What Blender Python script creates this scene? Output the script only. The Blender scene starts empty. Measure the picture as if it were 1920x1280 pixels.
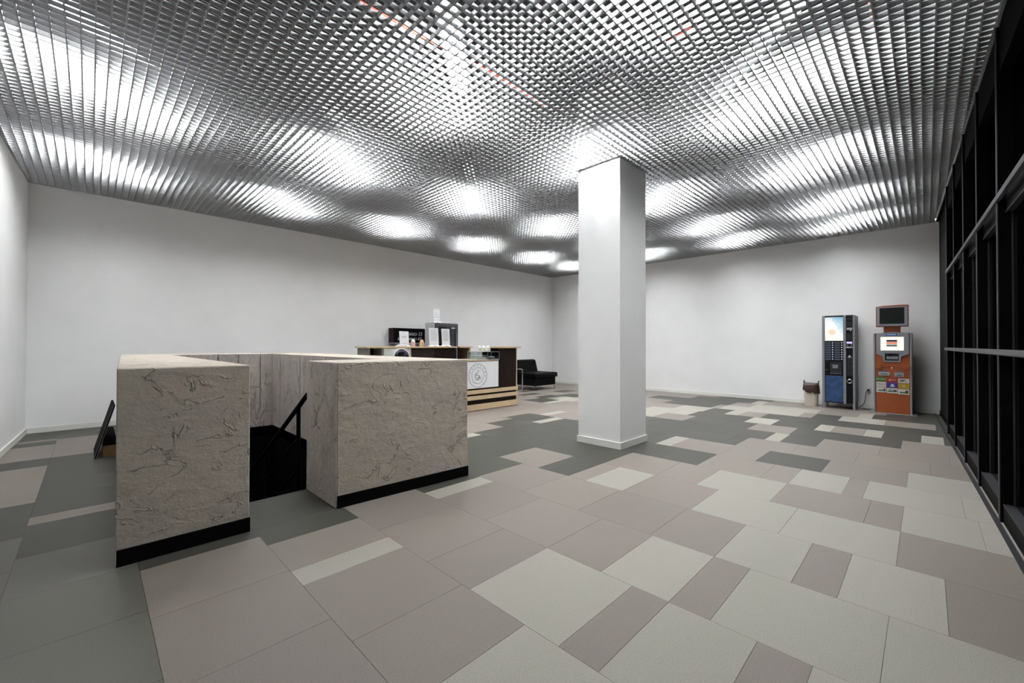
import bpy, bmesh, math, random
from mathutils import Vector, Matrix
random.seed(7)
sc = bpy.context.scene
# ------------------------------------------------------------------ camera
FPX = 783.05
YAW, PIT, ROLL = 0.7808, 0.0087, 0.0015
CAMZ = 1.25
Fv = Vector((math.cos(YAW)*math.cos(PIT), math.sin(YAW)*math.cos(PIT), math.sin(PIT)))
Rv = Vector((math.sin(YAW), -math.cos(YAW), 0)); Uv = Rv.cross(Fv)
R2 = math.cos(ROLL)*Rv + math.sin(ROLL)*Uv; U2 = -math.sin(ROLL)*Rv + math.cos(ROLL)*Uv
cam = bpy.data.cameras.new('camera'); camo = bpy.data.objects.new('camera', cam)
sc.collection.objects.link(camo)
cam.sensor_width = 36; cam.lens = FPX*36/1920; cam.clip_start = .05; cam.clip_end = 100
m = Matrix((R2, U2, -Fv)).transposed().to_4x4(); m.translation = Vector((0, 0, CAMZ))
camo.matrix_world = m
sc.camera = camo
def project(x, y, z):
    v = Vector((x, y, z-CAMZ)); d = v.dot(Fv)
    return None if d < .05 else (960+FPX*v.dot(R2)/d, 640-FPX*v.dot(U2)/d)
# ------------------------------------------------------------------ world, exposure
w = bpy.data.worlds.new('night'); sc.world = w; w.use_nodes = True
w.node_tree.nodes['Background'].inputs[0].default_value = (.01, .012, .016, 1)
w.node_tree.nodes['Background'].inputs[1].default_value = .1
sc.view_settings.view_transform = 'Standard'; sc.view_settings.look = 'None'
sc.view_settings.gamma = 1; sc.view_settings.use_curve_mapping = False
sc.view_settings.exposure = 0.0
LAMP = 252.0           # radiance of the fluorescent tubes
sc.cycles.adaptive_threshold = .03; sc.cycles.max_bounces = 6; sc.cycles.diffuse_bounces = 4; sc.cycles.glossy_bounces = 3; sc.cycles.transparent_max_bounces = 24
sc.cycles.caustics_reflective = False; sc.cycles.caustics_refractive = False
# ------------------------------------------------------------------ room numbers
W, D, L, B, H = 10.946, 8.944, .632, .197, 3.531
SA, SB = .042, .0377          # slight splay of the left and the window wall
def xl(y): return -L + SA*(y-D)          # left wall
def yw(x): return -B + SB*(x-W)          # window wall (glass line)
TOP = H+.95
# ------------------------------------------------------------------ materials
MATS = {}
def mat(name, col, rough=.5, metal=0, spec=.5, emit=None, estr=0, noise=None, bump=None, alpha=None, coat=0):
    """noise=(scale, amount) colour speckle, bump=(scale, strength, distance)"""
    m = bpy.data.materials.new(name); m.use_nodes = True
    nt = m.node_tree; b = nt.nodes['Principled BSDF']
    b.inputs['Base Color'].default_value = (*col, 1); b.inputs['Roughness'].default_value = rough
    b.inputs['Metallic'].default_value = metal; b.inputs['Specular IOR Level'].default_value = spec
    b.inputs['Coat Weight'].default_value = coat
    if emit:
        b.inputs['Emission Color'].default_value = (*emit, 1); b.inputs['Emission Strength'].default_value = estr
    if noise or bump:
        g = nt.nodes.new('ShaderNodeNewGeometry')
    if noise:
        n = nt.nodes.new('ShaderNodeTexNoise'); n.inputs['Scale'].default_value = noise[0]; n.inputs['Detail'].default_value = 4
        nt.links.new(g.outputs['Position'], n.inputs['Vector'])
        r = nt.nodes.new('ShaderNodeMapRange'); r.inputs[1].default_value = .3; r.inputs[2].default_value = .7
        r.inputs[3].default_value = 1-noise[1]; r.inputs[4].default_value = 1+noise[1]
        nt.links.new(n.outputs['Fac'], r.inputs[0])
        mx = nt.nodes.new('ShaderNodeMix'); mx.data_type = 'RGBA'; mx.blend_type = 'MULTIPLY'; mx.inputs[0].default_value = 1
        mx.inputs[6].default_value = (*col, 1); nt.links.new(r.outputs[0], mx.inputs[7])
        nt.links.new(mx.outputs[2], b.inputs['Base Color'])
    if bump:
        n = nt.nodes.new('ShaderNodeTexNoise'); n.inputs['Scale'].default_value = bump[0]; n.inputs['Detail'].default_value = 6
        nt.links.new(g.outputs['Position'], n.inputs['Vector'])
        bp = nt.nodes.new('ShaderNodeBump'); bp.inputs['Strength'].default_value = bump[1]; bp.inputs['Distance'].default_value = bump[2]
        nt.links.new(n.outputs['Fac'], bp.inputs['Height']); nt.links.new(bp.outputs[0], b.inputs['Normal'])
    MATS[name] = m
    return m
mat('wall', (.875, .875, .875), .8, noise=(2.5, .02), bump=(60, .08, .01))
mat('skirting', (.78, .78, .74), .45)
mat('slat', (.375, .38, .385), .6, spec=.25)
mat('slab', (.006, .006, .007), .95, spec=.1)
mat('black', (.003, .003, .0035), .7, spec=.04)
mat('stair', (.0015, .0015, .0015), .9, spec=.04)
mat('frame', (.002, .002, .0022), .6, spec=.03)
mat('frame_panel', (.012, .012, .013), .7, spec=.05)
mat('nose', (.022, .022, .024), .5, spec=.2)
mat('rail_steel', (.045, .045, .048), .45, spec=.4)
mat('steel', (.42, .43, .45), .32, metal=.9)
mat('chrome', (.75, .75, .76), .15, metal=1)
mat('housing', (.75, .75, .75), .5)
mat('lamp', (.9, .9, .9), .5, emit=(.965, .985, 1), estr=LAMP)
mat('red_cable', (.26, .03, .012), .6)
mat('cable', (.02, .02, .02), .5)
mat('wenge', (.011, .007, .0055), .6, spec=.06, noise=(14, .25))
mat('wenge_light', (.026, .018, .016), .6, spec=.06, noise=(14, .25))
mat('maple', (.56, .42, .26), .45, noise=(9, .06))
mat('paper', (.80, .80, .82), .7)
mat('paper_line', (.42, .42, .46), .8)
mat('ink', (.05, .05, .055), .7)
mat('white_plastic', (.72, .73, .70), .35)
mat('dark_glass', (.012, .010, .02), .08, spec=.7)
mat('chalkboard', (.003, .003, .004), .7, spec=.04)
mat('chalk', (.45, .45, .46), .9)
mat('grey_panel', (.42, .42, .46), .5)
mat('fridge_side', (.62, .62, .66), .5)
mat('fridge_frame', (.045, .045, .05), .45, spec=.3)
mat('fridge_in', (.02, .02, .024), .5)
mat('kraft', (.50, .33, .20), .8, noise=(60, .1))
mat('pink_paper', (.62, .42, .38), .8)
mat('lime', (.62, .66, .28), .6)
mat('leather', (.0035, .0035, .004), .5, spec=.05, bump=(90, .15, .004))
mat('orange', (.25, .055, .010), .4, noise=(5, .05), coat=.2)
mat('kiosk_grey', (.19, .20, .225), .45)
mat('kiosk_silver', (.27, .29, .31), .35, metal=.3)
mat('screen_dark', (.010, .012, .011), .35, spec=.12)
mat('label_blue', (.03, .10, .30), .5)
mat('s_green', (.035, .12, .02), .5)
mat('s_red', (.26, .012, .008), .5)
mat('s_white', (.50, .49, .46), .5)
mat('s_blue', (.012, .015, .20), .5)
mat('s_yellow', (.32, .21, .015), .5)
mat('s_dark', (.02, .025, .02), .6)
mat('s_leaf', (.05, .13, .04), .6)
mat('vm_body', (.15, .15, .165), .5)
mat('vm_silver', (.24, .245, .265), .35, metal=.4)
mat('vm_black', (.006, .006, .007), .4, spec=.1)
mat('vm_grey', (.018, .019, .021), .5, spec=.15)
mat('vm_label', (.05, .065, .095), .4)
mat('vm_button', (.70, .70, .72), .35)
mat('vm_blue', (.012, .045, .125), .45, noise=(11, .5))
mat('bin', (.50, .46, .38), .5)
mat('bag', (.030, .014, .010), .28, bump=(28, .5, .03))
mat('wood', (.16, .10, .042), .6, noise=(20, .2))
mat('board_edge', (.16, .145, .125), .6)
mat('vm_display', (.1, .08, .4), .3, emit=(.45, .38, 1), estr=1.6)
mat('glow_dot', (1, 1, 1), .3, emit=(1, .95, .9), estr=1.5)
mat('kiosk_screen', (.6, .6, .5), .2, emit=(1, .93, .76), estr=.85)
mat('scr_dark', (.03, .04, .06), .4)
mat('scr_red', (.6, .15, .08), .4, emit=(1, .25, .13), estr=.45)
mat('scr_grey', (.15, .2, .18), .4)
# back-lit picture of the drinks machine: cream glow, blue corner, tan ellipse (flat print)
def picture_mat():
    m = bpy.data.materials.new('lit_picture'); m.use_nodes = True; nt = m.node_tree; b = nt.nodes['Principled BSDF']
    tc = nt.nodes.new('ShaderNodeTexCoord'); nz = nt.nodes.new('ShaderNodeTexNoise'); nz.inputs['Scale'].default_value = 2.2; nz.inputs['Distortion'].default_value = 2.5
    nt.links.new(tc.outputs['UV'], nz.inputs['Vector'])
    sx = nt.nodes.new('ShaderNodeSeparateXYZ'); nt.links.new(tc.outputs['UV'], sx.inputs[0])
    def math_(op, a, c):
        n = nt.nodes.new('ShaderNodeMath'); n.operation = op
        for i, v in enumerate((a, c)):
            if isinstance(v, (int, float)): n.inputs[i].default_value = v
            else: nt.links.new(v, n.inputs[i])
        return n.outputs[0]
    s = math_('ADD', math_('MULTIPLY', sx.outputs[0], .75), sx.outputs[1])
    s = math_('ADD', s, math_('MULTIPLY', nz.outputs['Fac'], .7))
    rp = nt.nodes.new('ShaderNodeValToRGB'); nt.links.new(s, rp.inputs[0])
    rp.color_ramp.elements[0].position = .0; rp.color_ramp.elements[0].color = (.82, .80, .70, 1)
    rp.color_ramp.elements[1].position = 1.0; rp.color_ramp.elements[1].color = (.08, .35, .60, 1)
    mr = nt.nodes.new('ShaderNodeMapRange'); mr.inputs[1].default_value = 0; mr.inputs[2].default_value = 2.1
    nt.links.new(s, mr.inputs[0]); nt.links.new(mr.outputs[0], rp.inputs[0])
    e = rp.color_ramp.elements.new(.30); e.color = (1, .97, .88, 1)
    e = rp.color_ramp.elements.new(.62); e.color = (.97, .98, 1, 1)
    e = rp.color_ramp.elements.new(.80); e.color = (.42, .66, .76, 1)
    dx = math_('MULTIPLY', math_('SUBTRACT', sx.outputs[0], .40), 1.0)
    dy = math_('MULTIPLY', math_('SUBTRACT', sx.outputs[1], .37), 1.7)
    rr = math_('ADD', math_('MULTIPLY', dx, dx), math_('MULTIPLY', dy, dy))
    m2 = nt.nodes.new('ShaderNodeMapRange'); m2.inputs[1].default_value = .025; m2.inputs[2].default_value = .055; m2.inputs[3].default_value = 1; m2.inputs[4].default_value = 0
    nt.links.new(rr, m2.inputs[0])
    mx = nt.nodes.new('ShaderNodeMix'); mx.data_type = 'RGBA'; nt.links.new(m2.outputs[0], mx.inputs[0])
    nt.links.new(rp.outputs[0], mx.inputs[6]); mx.inputs[7].default_value = (.95, .74, .46, 1)
    nt.links.new(mx.outputs[2], b.inputs['Emission Color']); b.inputs['Emission Strength'].default_value = .9
    b.inputs['Base Color'].default_value = (.1, .1, .1, 1)
    MATS['lit_picture'] = m
picture_mat()
# glass: thin clear pane that reflects
def glass_mat(name, refl_rough, tint):
    m = bpy.data.materials.new(name); m.use_nodes = True; nt = m.node_tree
    for n in list(nt.nodes):
        if n.type != 'OUTPUT_MATERIAL': nt.nodes.remove(n)
    o = [n for n in nt.nodes][0]
    t = nt.nodes.new('ShaderNodeBsdfTransparent'); t.inputs[0].default_value = (*tint, 1)
    g = nt.nodes.new('ShaderNodeBsdfGlossy'); g.inputs['Roughness'].default_value = refl_rough; g.inputs[0].default_value = (.8, .8, .8, 1)
    ge = nt.nodes.new('ShaderNodeNewGeometry'); dt = nt.nodes.new('ShaderNodeVectorMath'); dt.operation = 'DOT_PRODUCT'
    nt.links.new(ge.outputs['Incoming'], dt.inputs[0]); nt.links.new(ge.outputs['Normal'], dt.inputs[1])
    def mt(op, a_, b_=0.0):
        n = nt.nodes.new('ShaderNodeMath'); n.operation = op
        for i_, v_ in enumerate((a_, b_)):
            if isinstance(v_, float): n.inputs[i_].default_value = v_
            else: nt.links.new(v_, n.inputs[i_])
        return n.outputs[0]
    fr_ = mt('ADD', mt('MULTIPLY', mt('POWER', mt('SUBTRACT', 1.0, mt('ABSOLUTE', dt.outputs['Value'])), 5.0), .96), .04)   # Schlick, same on both faces
    mx = nt.nodes.new('ShaderNodeMixShader')
    nt.links.new(fr_, mx.inputs[0]); nt.links.new(t.outputs[0], mx.inputs[1]); nt.links.new(g.outputs[0], mx.inputs[2])
    nt.links.new(mx.outputs[0], o.inputs[0]); MATS[name] = m
glass_mat('window_glass', .04, (.75, .78, .78))
glass_mat('case_glass', .03, (.86, .9, .9))
# trowelled plaster of the stairwell parapet
def plaster(name, c1, c2, strength, fine, stretch, marks=.25, fd=.012, m0=.47):
    m = bpy.data.materials.new(name); m.use_nodes = True; nt = m.node_tree; b = nt.nodes['Principled BSDF']
    b.inputs['Roughness'].default_value = .85; b.inputs['Specular IOR Level'].default_value = .25
    g = nt.nodes.new('ShaderNodeNewGeometry'); mp = nt.nodes.new('ShaderNodeMapping'); mp.inputs['Scale'].default_value = stretch
    nt.links.new(g.outputs['Position'], mp.inputs[0])
    def noise(scale, det, rough, dist):
        n = nt.nodes.new('ShaderNodeTexNoise'); n.inputs['Scale'].default_value = scale; n.inputs['Detail'].default_value = det
        n.inputs['Roughness'].default_value = rough; n.inputs['Distortion'].default_value = dist
        nt.links.new(mp.outputs[0], n.inputs['Vector']); return n.outputs['Fac']
    big = noise(2.2, 3, .55, 1.2); st = noise(4.2, 4, .55, .7); gr = noise(fine, 4, .7, .3)
    rp = nt.nodes.new('ShaderNodeValToRGB'); nt.links.new(big, rp.inputs[0])
    rp.color_ramp.elements[0].position = .35; rp.color_ramp.elements[0].color = (*c1, 1)
    rp.color_ramp.elements[1].position = .68; rp.color_ramp.elements[1].color = (*c2, 1)
    # sparse trowel marks: thin bands of a warped noise, shown only where a second noise lets them
    def band(src, c0, wd):
        n = nt.nodes.new('ShaderNodeMath'); n.operation = 'SUBTRACT'; nt.links.new(src, n.inputs[0]); n.inputs[1].default_value = c0
        a_ = nt.nodes.new('ShaderNodeMath'); a_.operation = 'ABSOLUTE'; nt.links.new(n.outputs[0], a_.inputs[0])
        r_ = nt.nodes.new('ShaderNodeMapRange'); r_.inputs[1].default_value = 0; r_.inputs[2].default_value = wd; r_.inputs[3].default_value = 1; r_.inputs[4].default_value = 0
        nt.links.new(a_.outputs[0], r_.inputs[0]); return r_.outputs[0]
    msk = nt.nodes.new('ShaderNodeMapRange'); msk.inputs[1].default_value = m0; msk.inputs[2].default_value = m0+.14
    nt.links.new(noise(3.7, 3, .6, .6), msk.inputs[0])
    mk = nt.nodes.new('ShaderNodeMath'); mk.operation = 'MULTIPLY'; nt.links.new(band(st, .52, .020), mk.inputs[0]); nt.links.new(msk.outputs[0], mk.inputs[1])
    mixh = nt.nodes.new('ShaderNodeMath'); mixh.operation = 'MULTIPLY_ADD'; nt.links.new(mk.outputs[0], mixh.inputs[0]); mixh.inputs[1].default_value = marks
    sc_ = nt.nodes.new('ShaderNodeMath'); sc_.operation = 'MULTIPLY'; nt.links.new(noise(9, 3, .5, .2), sc_.inputs[0]); sc_.inputs[1].default_value = .35; nt.links.new(sc_.outputs[0], mixh.inputs[2])
    # painted shade: base colour darkened along the trowel marks to back up the bump
    dk = nt.nodes.new('ShaderNodeMapRange'); dk.inputs[3].default_value = 1; dk.inputs[4].default_value = .86; nt.links.new(mk.outputs[0], dk.inputs[0])
    gm = nt.nodes.new('ShaderNodeMapRange'); gm.inputs[1].default_value = .35; gm.inputs[2].default_value = .65; gm.inputs[3].default_value = .93; gm.inputs[4].default_value = 1.06; nt.links.new(gr, gm.inputs[0])
    pr_ = nt.nodes.new('ShaderNodeMath'); pr_.operation = 'MULTIPLY'; nt.links.new(dk.outputs[0], pr_.inputs[0]); nt.links.new(gm.outputs[0], pr_.inputs[1])
    cm = nt.nodes.new('ShaderNodeMix'); cm.data_type = 'RGBA'; cm.blend_type = 'MULTIPLY'; cm.inputs[0].default_value = 1
    nt.links.new(rp.outputs[0], cm.inputs[6]); nt.links.new(pr_.outputs[0], cm.inputs[7]); nt.links.new(cm.outputs[2], b.inputs['Base Color'])
    b1 = nt.nodes.new('ShaderNodeBump'); b1.inputs['Strength'].default_value = strength; b1.inputs['Distance'].default_value = .05
    nt.links.new(mixh.outputs[0], b1.inputs['Height'])
    b2 = nt.nodes.new('ShaderNodeBump'); b2.inputs['Strength'].default_value = strength*.5; b2.inputs['Distance'].default_value = fd
    nt.links.new(gr, b2.inputs['Height']); nt.links.new(b1.outputs[0], b2.inputs['Normal'])
    nt.links.new(b2.outputs[0], b.inputs['Normal']); MATS[name] = m
plaster('plaster', (.455, .402, .354), (.505, .455, .378), .9, 70, (1, 1, 1.3), .30)
plaster('plaster_rough', (.40, .355, .335), (.45, .41, .37), 1.0, 30, (1, 1, .6), .28, .03, .40)
# floor tiles, colour in the tile; fine speckle and a faint per-tile tone
def tile_mat(name, col):
    m = bpy.data.materials.new(name); m.use_nodes = True; nt = m.node_tree; b = nt.nodes['Principled BSDF']
    b.inputs['Roughness'].default_value = .45; b.inputs['Specular IOR Level'].default_value = .16
    g = nt.nodes.new('ShaderNodeNewGeometry')
    n = nt.nodes.new('ShaderNodeTexNoise'); n.inputs['Scale'].default_value = 170; n.inputs['Detail'].default_value = 3
    nt.links.new(g.outputs['Position'], n.inputs['Vector'])
    r = nt.nodes.new('ShaderNodeMapRange'); r.inputs[1].default_value = .3; r.inputs[2].default_value = .7; r.inputs[3].default_value = .86; r.inputs[4].default_value = 1.14
    nt.links.new(n.outputs['Fac'], r.inputs[0])
    oi = nt.nodes.new('ShaderNodeObjectInfo')
    r2 = nt.nodes.new('ShaderNodeMapRange'); r2.inputs[3].default_value = .96; r2.inputs[4].default_value = 1.04
    nt.links.new(oi.outputs['Random'], r2.inputs[0])
    mu = nt.nodes.new('ShaderNodeMath'); mu.operation = 'MULTIPLY'; nt.links.new(r.outputs[0], mu.inputs[0]); nt.links.new(r2.outputs[0], mu.inputs[1])
    mx = nt.nodes.new('ShaderNodeMix'); mx.data_type = 'RGBA'; mx.blend_type = 'MULTIPLY'; mx.inputs[0].default_value = 1
    mx.inputs[6].default_value = (*col, 1); nt.links.new(mu.outputs[0], mx.inputs[7]); nt.links.new(mx.outputs[2], b.inputs['Base Color'])
    MATS[name] = m
tile_mat('tile_D', (.0500, .0490, .0415)); tile_mat('tile_M', (.198, .171, .152)); tile_mat('tile_P', (.297, .281, .246))
tile_mat('tile_G', (.100, .097, .083))
mat('grout', (.075, .067, .06), .8)
# ------------------------------------------------------------------ mesh helpers
COL = sc.collection
class MB:
    def __init__(s): s.v = []; s.f = []; s.uv = {}
    def add(s, vs, fs):
        k = len(s.v); s.v += [tuple(x) for x in vs]; s.f += [tuple(i+k for i in f) for f in fs]; return s
    def box(s, x0, x1, y0, y1, z0, z1):
        x0, x1 = min(x0, x1), max(x0, x1); y0, y1 = min(y0, y1), max(y0, y1); z0, z1 = min(z0, z1), max(z0, z1)
        return s.add([(x0,y0,z0),(x1,y0,z0),(x1,y1,z0),(x0,y1,z0),(x0,y0,z1),(x1,y0,z1),(x1,y1,z1),(x0,y1,z1)],
                     [(0,3,2,1),(4,5,6,7),(0,1,5,4),(1,2,6,5),(2,3,7,6),(3,0,4,7)])
    def hexa(s, bot, top):
        return s.add(list(bot)+list(top), [(0,3,2,1),(4,5,6,7),(0,1,5,4),(1,2,6,5),(2,3,7,6),(3,0,4,7)])
    def prism(s, poly, fn0, fn1):
        n = len(poly); vs = [fn0(p) for p in poly]+[fn1(p) for p in poly]
        return s.add(vs, [tuple(range(n-1, -1, -1)), tuple(range(n, 2*n))]+[(i, (i+1) % n, n+(i+1) % n, n+i) for i in range(n)])
    def tube(s, pts, r, n=8, closed=False):
        pts = [Vector(p) for p in pts]; k0 = len(s.v); m = len(pts); up = None
        for i, p in enumerate(pts):
            if closed: t = pts[(i+1) % m]-pts[i-1]
            else: t = pts[min(i+1, m-1)]-pts[max(i-1, 0)]
            t.normalize()
            if up is None: up = Vector((0,0,1)) if abs(t.z) < .9 else Vector((1,0,0))
            a = (up - t*up.dot(t)); a.normalize(); up = a; b = t.cross(a)
            rr = r[i] if isinstance(r, (list, tuple)) else r
            s.v += [tuple(p+a*rr*math.cos(2*math.pi*j/n)+b*rr*math.sin(2*math.pi*j/n)) for j in range(n)]
        for i in range(m if closed else m-1):
            i2 = (i+1) % m
            s.f += [(k0+i*n+j, k0+i*n+(j+1) % n, k0+i2*n+(j+1) % n, k0+i2*n+j) for j in range(n)]
        if not closed:
            s.f += [tuple(k0+j for j in range(n-1, -1, -1)), tuple(k0+(m-1)*n+j for j in range(n))]
        return s
    def loft(s, rings, cap0=True, cap1=True):
        k0 = len(s.v); n = len(rings[0])
        for r in rings: s.v += [tuple(p) for p in r]
        for i in range(len(rings)-1):
            s.f += [(k0+i*n+j, k0+i*n+(j+1) % n, k0+(i+1)*n+(j+1) % n, k0+(i+1)*n+j) for j in range(n)]
        if cap0: s.f.append(tuple(k0+j for j in range(n-1, -1, -1)))
        if cap1: s.f.append(tuple(k0+(len(rings)-1)*n+j for j in range(n)))
        return s
    def mesh(s, name, material, org=(0,0,0), bev=0, seg=2, smooth=False):
        me = bpy.data.meshes.new(name); o = Vector(org)
        me.from_pydata([tuple(Vector(v)-o) for v in s.v], [], s.f); me.update()
        bm = bmesh.new(); bm.from_mesh(me); bmesh.ops.recalc_face_normals(bm, faces=bm.faces)
        if bev: bmesh.ops.bevel(bm, geom=list(bm.edges), offset=bev, segments=seg, profile=.5, affect='EDGES', clamp_overlap=True)
        bm.to_mesh(me); bm.free()
        if smooth:
            for p in me.polygons: p.use_smooth = True
        me.materials.append(MATS[material]); return me
    def build(s, name, material, parent=None, org=None, bev=0, seg=2, smooth=False, local=False):
        """vertices are world coordinates (local=True: already the parent's)"""
        if org is None: org = ROOT.get(parent.name, (0,0,0)) if (parent and not local) else (0,0,0)
        o = bpy.data.objects.new(name, s.mesh(name, material, org, bev, seg, smooth)); COL.objects.link(o)
        if parent: o.parent = parent
        else: o.location = org
        ROOT[o.name] = org if not parent else org
        return o
ROOT = {}
def tag(o, label, cat=None, group=None, kind=None):
    o['label'] = label
    if cat: o['category'] = cat
    if group: o['group'] = group
    if kind: o['kind'] = kind
    return o
def thing(name, loc, label, cat, group=None, kind=None):
    o = bpy.data.objects.new(name, None); o.empty_display_size = .1; o.location = loc; COL.objects.link(o); ROOT[o.name] = tuple(loc)
    return tag(o, label, cat, group, kind)
def box(name, material, parent, x0, x1, y0, y1, z0, z1, bev=0, **k):
    return MB().box(x0, x1, y0, y1, z0, z1).build(name, material, parent, bev=bev, **k)
def text(name, s, material, parent, fn, size, depth=.0015, shear=0, align='CENTER'):
    """flat lettering: fn maps (u, v, w) of the text plane to the world"""
    cu = bpy.data.curves.new('lettering', 'FONT'); cu.body = s; cu.size = size; cu.extrude = depth; cu.align_x = align; cu.align_y = 'CENTER'; cu.shear = shear
    cu.resolution_u = 3
    t = bpy.data.objects.new('lettering', cu); COL.objects.link(t); bpy.context.view_layer.update()
    me = bpy.data.meshes.new_from_object(t.evaluated_get(bpy.context.evaluated_depsgraph_get()))
    bpy.data.objects.remove(t)
    org = Vector(ROOT.get(parent.name, (0,0,0)))
    for v in me.vertices: v.co = Vector(fn(*v.co)) - org
    me.materials.clear(); me.materials.append(MATS[material])
    o = bpy.data.objects.new(name, me); COL.objects.link(o); o.parent = parent; ROOT[o.name] = tuple(org)
    return o
# ------------------------------------------------------------------ the room shell
def wallprism(name, a, b, c, d, z0, z1, material, label):
    o = MB().prism([a, b, c, d], lambda p: (p[0], p[1], z0), lambda p: (p[0], p[1], z1)).build(name, material)
    return tag(o, label, kind='structure')
xD = (-L-SA*D + SA*(-B-SB*W))/(1-SA*SB); yD = yw(xD)      # corner behind the camera
wallprism('wall_back', (-L, D), (W+.2, D), (W+.2, D+.2), (-L-.2, D+.2), -.05, TOP, 'wall', 'long plain white wall behind the coffee bar')
wallprism('wall_right', (W, D), (W+.2, D), (W+.2, -B-.2), (W, -B-.2), -.05, TOP, 'wall', 'white wall behind the orange payment kiosk and drinks machine')
wallprism('wall_left', (-L, D), (xD, yD), (xD-.2, yD-.2), (-L-.2, D+.2), -.05, TOP, 'wall', 'white side wall at the left edge')
bb, bh = .015, .075
def skirt(name, x0, y0, x1, y1, nx, ny, label):
    o = MB().prism([(x0, y0), (x1, y1), (x1+nx*bb, y1+ny*bb), (x0+nx*bb, y0+ny*bb)], lambda p: (p[0], p[1], 0), lambda p: (p[0], p[1], bh)).build(name, 'skirting')
    return tag(o, label, kind='structure')
skirt('baseboard_back', -L, D, W, D, 0, -1, 'white skirting along the foot of the long wall')
skirt('baseboard_right', W, D, W, -B, -1, 0, 'white skirting along the foot of the right wall')
skirt('baseboard_left', -L, D, xD, yD, 1, 0, 'white skirting along the foot of the left wall')
# column
PX0, PX1, PY0, PY1 = 4.483, 5.129, 2.612, 3.221
colm = tag(MB().box(PX0, PX1, PY0, PY1, -.02, TOP).build('column', 'wall'), 'square white column standing in the middle of the hall', kind='structure')
for a in ((PX0-bb, PX1+bb, PY0-bb, PY0), (PX0-bb, PX1+bb, PY1, PY1+bb), (PX0-bb, PX0, PY0, PY1), (PX1, PX1+bb, PY0, PY1)):
    box('baseboard', 'skirting', colm, *a, 0, bh+.005)
# soffit angle where the grid meets the column
for a in ((PX0-.012, PX1+.012, PY0-.012, PY0), (PX0-.012, PX0, PY0, PY1), (PX0-.012, PX1+.012, PY1, PY1+.012), (PX1, PX1+.012, PY0, PY1)):
    box('ceiling_edge_angle', 'slat', colm, *a, H-.004, H+.02)
# ------------------------------------------------------------------ floor
OX0, OX1, OY0, OY1 = .76, 2.03, 3.82, 7.28            # stairwell opening
fl = MB()
xa, xb, ya, yb = xD-.2, W+.1, yD-.2, D+.1
for r in ((xa, OX0, ya, yb), (OX1, xb, ya, yb), (OX0, OX1, ya, OY0), (OX0, OX1, OY1, yb)):
    fl.box(r[0], r[1], r[2], r[3], -.15, -.004)
floor = tag(fl.build('floor', 'grout'), 'floor of large grey, taupe and pale tiles in offset rows', kind='structure')
XB = {-4: -1.25, -3: -.30, -2: .20, -1: .785}
def xb_(n): return XB.get(n, 1.376+.617*n)
def yk(k): return .897+.1925*k
RUNS = {
 -4: [('G',-9),('D',17),('M',21.4),('D',28.9),('M',31.1),('D',35.7),('M',37.2),('D',38)],
 -3: [('G',-9),('D',14.9),('M',18.2),('D',19.2),('M',31),('D',37.7)],
 -2: [('M',-9),('D',11.4),('M',30.5),('D',38)],
 -1: [('P',-9),('M',2),('P',7.3),('M',8.3),('D',10.5),('M',30),('D',39)],
 0: [('P',-9),('M',-3),('P',-2),('M',0),('P',1),('M',4),('D',12),('M',36)],
 1: [('P',-9),('P',-4),('M',-1),('P',0),('M',2),('P',10),('D',11),('M',20),('D',38)],
 2: [('M',-9),('P',-5),('M',-3),('P',-2),('M',0),('D',11.1),('M',25)],
 3: [('M',-9),('P',-4),('P',-1),('M',2),('P',5),('M',7),('D',8),('M',10),('D',13),('P',18.2),('M',19.2)],
 4: [('P',-9),('P',-6),('M',-4),('P',0),('M',3),('D',8),('M',19.2),('M',21.3)],
 5: [('P',-9),('M',-2.7),('P',-2),('M',0),('D',4.2),('M',21.3)],
 6: [('P',-9),('M',-4),('D',-.8),('M',2.2),('P',7.1),('D',8.1),('P',18.1),('D',19.1),('M',22.3)],
 7: [('M',-9),('D',4.2),('M',14),('P',20.2),('M',21.2)],
 8: [('M',-9),('D',.4),('P',2.4),('D',3.3),('M',15)],
 9: [('M',-9),('D',-3.5),('M',2.5),('D',5.3),('M',10.3),('P',13.1),('M',16),('P',25.2),('D',26.2),('M',29.2)],
 10: [('D',-9),('P',-5.5),('D',-4.4),('P',-2.4),('M',-1.4),('P',.5),('D',1.5),('P',4.4),('D',6.4),('P',11.2),('M',16),('P',24.4),('M',27.4),('D',28.3),('M',30.3),('D',32),('M',33.2)],
 11: [('D',-9),('M',6),('P',7.8),('D',9),('P',11),('M',14),('D',26.5),('M',29.4),('D',35),('M',36)],
 12: [('D',-9),('M',-5.2),('P',-2.2),('D',.8),('M',2.7),('P',3.7),('M',10.6),('D',11.4),('M',16.6),('D',30.6),('M',32.7)],
 13: [('D',-9),('P',-1.2),('M',-.2),('P',2.8),('M',8.6),('D',10.6),('M',20)],
 14: [('D',-9),('M',-2),('P',8.2),('D',9.3),('M',16)],
 15: [('D',-9),('M',0),('D',8),('M',14)],
}
tiles = []
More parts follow.
